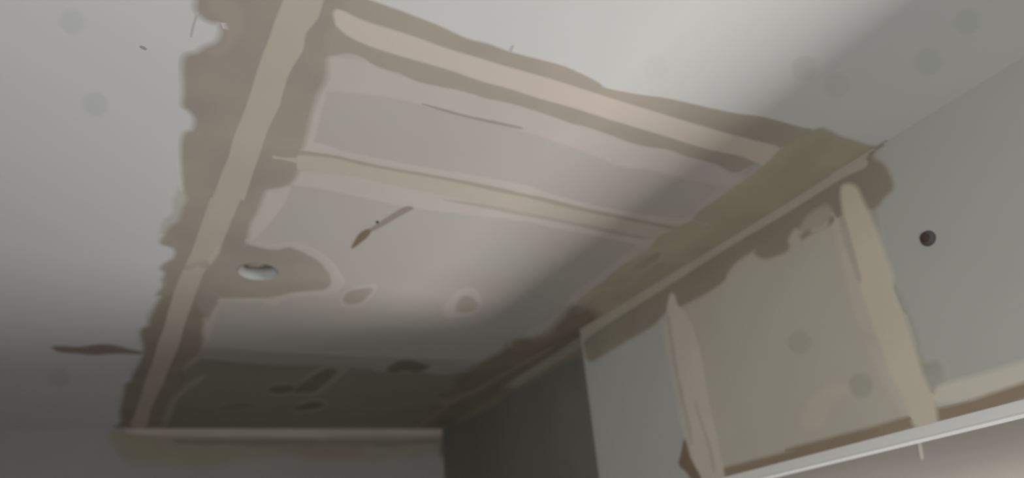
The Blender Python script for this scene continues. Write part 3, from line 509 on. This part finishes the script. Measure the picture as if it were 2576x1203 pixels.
coat('dried_edge', 'pale feathered strip left of the wide cream upright tape', 'joint compound', None, 'W', 'tape_wall2', 2, 0.012, 0.5, 1,
  [(0.8333,2.4018),(0.82,2.3874),(0.8229,2.3211),(0.8218,2.2541),(0.8306,2.183),(0.8235,2.1264),(0.8212,2.04),(0.8169,1.9737),(0.8233,1.9753),(0.8368,2.0379),(0.844,2.1018),(0.8493,2.1755),(0.8463,2.2418)])
coat('joint_compound', 'faint greenish mud shade right of the wide cream upright tape', 'joint compound', None, 'W', 'mud_wall', 1.6, 0.014, 0.35, 1,
  [(0.7589,2.3891),(0.7373,2.3821),(0.7451,2.3343),(0.7564,2.2712),(0.757,2.2259),(0.7515,2.1699),(0.7504,2.0773),(0.7461,2.0432),(0.7194,2.0348),(0.7407,1.9786),(0.7577,1.977),(0.7639,2.0229),(0.7605,2.1454),(0.7601,2.2274),(0.7602,2.3187)])
coat('seam_tape', 'pale mud covered tape running right above the brown edge strip on the right wall', 'joint tape', None, 'W', 'tape_wall4', 2.4, 0.012, 1.0, 1,
  [(0.7388,1.9967),(0.6991,1.996),(0.6396,1.9948),(0.5877,1.9949),(0.5705,1.9943),(0.5833,1.9622),(0.6004,1.963),(0.652,1.9632),(0.6952,1.9663),(0.7439,1.9703),(0.7511,1.9815)])
coat('edge_strip', 'brown bare edge strip above the white corner bead, right of the cream upright tape', 'bead edge strip', None, 'W', 'gouge_edge', 2.6, 0.01, 1.0, 1,
  [(0.7595,1.959),(0.7291,1.9588),(0.6983,1.9582),(0.653,1.9606),(0.6004,1.963),(0.5828,1.9635),(0.5909,1.9434),(0.6085,1.9427),(0.6764,1.9378),(0.737,1.9383),(0.7648,1.9451)])
coat('edge_strip', 'brown bare edge strip above the white corner bead, left of the cream upright tape', 'bead edge strip', None, 'W', 'gouge_edge', 2.6, 0.01, 1.0, 1,
  [(0.8102,1.9587),(0.8287,1.9608),(0.8651,1.96),(0.9031,1.9592),(0.9827,1.9606),(1.1164,1.9613),(1.0893,1.9557),(1.186,1.9572),(1.2923,1.9587),(1.398,1.9584),(1.3921,1.9373),(1.2462,1.9313),(1.1438,1.9344),(1.0697,1.9324),(1.1236,1.9395),(0.9909,1.937),(0.9101,1.9396),(0.8148,1.9417)])
coat('screw_dimple', 'faint filled screw dimple, right wall board, between the two upright tapes', 'screw dimple', 'filled screw dimples in the right wall', 'W', 'dimple_wall', 1.2, 0.01, 0.45, 1,
  [(0.9769,2.166),(0.9829,2.1572),(0.993,2.1519),(1.0053,2.1512),(1.0176,2.1553),(1.0273,2.1634),(1.0325,2.174),(1.032,2.185),(1.0258,2.194),(1.0153,2.1993),(1.0026,2.1998),(0.9904,2.1954),(0.981,2.1872),(0.9763,2.1767)])
coat('screw_dimple', 'faint filled screw dimple, right wall board, low, just left of the wide cream tape', 'screw dimple', 'filled screw dimples in the right wall', 'W', 'dimple_wall', 1.2, 0.01, 0.6, 1,
  [(0.868,2.0383),(0.8734,2.0302),(0.8823,2.025),(0.8929,2.0237),(0.9034,2.0266),(0.9115,2.0331),(0.9156,2.0421),(0.9148,2.0517),(0.9092,2.06),(0.9001,2.0652),(0.8892,2.0663),(0.8788,2.0632),(0.871,2.0565),(0.8671,2.0476)])
coat('screw_dimple', 'faint filled screw dimple, right wall, touching the right side of the wide cream tape', 'screw dimple', 'filled screw dimples in the right wall', 'W', 'dimple_wall', 1.2, 0.01, 0.6, 1,
  [(0.7309,2.0289),(0.7344,2.0236),(0.7399,2.0202),(0.7463,2.0194),(0.7525,2.0212),(0.7571,2.0254),(0.7593,2.0312),(0.7585,2.0374),(0.755,2.0427),(0.7493,2.0462),(0.7428,2.047),(0.7367,2.045),(0.7322,2.0407),(0.7301,2.035)])
coat('screw_dimple', 'faint filled screw dimple, right wall, small, just above the bead edge strip', 'screw dimple', 'filled screw dimples in the right wall', 'W', 'dimple_wall', 1.2, 0.01, 0.6, 1,
  [(0.7436,1.9839),(0.7459,1.9804),(0.7495,1.9781),(0.7538,1.9774),(0.7579,1.9785),(0.7609,1.9812),(0.7624,1.9849),(0.7619,1.9889),(0.7595,1.9924),(0.7558,1.9947),(0.7515,1.9954),(0.7475,1.9942),(0.7444,1.9915),(0.7431,1.9879)])
coat('screw_dimple', 'faint filled screw dimple, right wall, small, at the left edge of the wide cream tape', 'screw dimple', 'filled screw dimples in the right wall', 'W', 'dimple_wall', 1.2, 0.01, 0.4, 1,
  [(0.8245,2.1237),(0.8277,2.119),(0.8328,2.116),(0.8389,2.1155),(0.8448,2.1176),(0.8494,2.1217),(0.8516,2.1272),(0.851,2.133),(0.8478,2.1378),(0.8426,2.1407),(0.8364,2.1412),(0.8305,2.139),(0.826,2.1348),(0.8239,2.1293)])
coat('skim_smear', 'faint pale curved skim smear above the white corner bead', 'skim coat', None, 'W', 'tape_wall2', 1.3, 0.02, 0.35, 1,
  [(1.0362,2.0333),(0.9931,2.0545),(0.941,2.056),(0.9232,2.0474),(0.9422,2.0404),(0.9783,2.0219),(1.0042,1.9967),(1.0403,1.9947),(1.0526,2.012)])
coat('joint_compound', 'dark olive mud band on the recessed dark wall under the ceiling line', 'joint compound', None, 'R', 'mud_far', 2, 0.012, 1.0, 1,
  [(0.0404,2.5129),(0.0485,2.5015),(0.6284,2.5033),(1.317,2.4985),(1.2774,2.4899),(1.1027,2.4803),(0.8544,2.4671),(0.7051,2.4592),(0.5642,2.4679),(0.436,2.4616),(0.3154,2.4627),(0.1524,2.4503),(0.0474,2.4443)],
  kids=[('tape_strip', 'paler tape line inside the mud', 'mud_smear2', 3, 0.008, 0.8, [(0.6239,2.5171),(0.4283,2.5005),(0.2509,2.4962),(0.0897,2.4973),(0.0397,2.496),(0.0457,2.4713),(0.2004,2.4741),(0.3716,2.4772),(0.5492,2.4769),(0.6138,2.4956)])])
coat('joint_compound', 'brown mud band on the back wall under the pale ceiling line tape', 'joint compound', None, 'K', 'mud_back', 2, 0.02, 1.0, 1,
  [(1.3932,2.4964),(0.9513,2.4987),(0.3141,2.4972),(-0.0266,2.5225),(-0.0437,2.4806),(-0.0644,2.4376),(-0.0509,2.3881),(-0.0204,2.3675),(0.0091,2.3678),(0.0375,2.396),(0.125,2.376),(0.3013,2.3611),(0.4038,2.3558),(0.4281,2.3476),(0.605,2.3674),(0.7477,2.3749),(0.8581,2.3706),(0.9387,2.3632),(0.9905,2.3483),(1.0947,2.3444),(1.2235,2.3561),(1.2988,2.3599),(1.341,2.3792),(1.3745,2.4064)],
  kids=[('mud_blotch', 'dark olive blotch at the right end of the band', 'blotch', 3, 0.03, 0.9, [(-0.0011,2.445),(-0.0317,2.4627),(-0.0606,2.4376),(-0.059,2.4022),(-0.0281,2.3744),(0.0083,2.3887)]),
   ('mud_blotch', 'reddish brown patch in the band', 'mud_smear', 3, 0.04, 0.5, [(0.7501,2.4123),(0.6654,2.4234),(0.4898,2.4222),(0.399,2.3976),(0.4285,2.3682),(0.5762,2.37),(0.6921,2.3887)]),
   ('mud_blotch', 'darker stripe under the tape', 'blotch', 3, 0.02, 0.5, [(1.1586,2.4478),(0.7805,2.4444),(0.3137,2.4394),(0.1957,2.4458),(0.0211,2.4451),(0.0215,2.4338),(0.2666,2.4219),(0.4052,2.4262),(0.6077,2.426),(0.8905,2.4306),(1.105,2.4346)])])
coat('corner_tape', 'thin pale folded corner tape along the line of ceiling and back wall', 'joint tape', None, 'K', 'tape_back', 4, 0.012, 1.0, 1,
  [(1.3562,2.4981),(1.165,2.5001),(0.8407,2.4989),(0.3141,2.496),(0.1951,2.4976),(0.0195,2.4935),(0.0087,2.4806),(0.0646,2.47),(0.406,2.4685),(0.6096,2.4657),(0.9485,2.4687),(1.2132,2.4714),(1.3462,2.4815)])
coat('plasterboard', 'beige grey plasterboard set in the right wall between the two upright tapes', 'plasterboard', None, 'W', 'wall_board', 0.8, 0.006, 1.0, 1,
  [(1.3439,2.4812),(1.368,2.3141),(1.3734,2.1518),(1.373,1.9997),(1.381,1.9387),(0.791,1.9481),(0.7901,2.0393),(0.7912,2.2055),(0.7813,2.3662),(0.7628,2.475)])
coat('mud_drip', 'thin pale drip line on the pinkish soffit beside the white corner bead', 'mud drip', None, 'S', 'tape_wall2', 4, 0.003, 0.3, 1,
  [(1.3683,0.8344),(1.3848,0.8395),(1.5327,0.9326),(1.5904,0.9708),(1.5712,0.9636)])

for _, _, job in sorted(JOBS, key=lambda j: (j[0], j[1])): job()
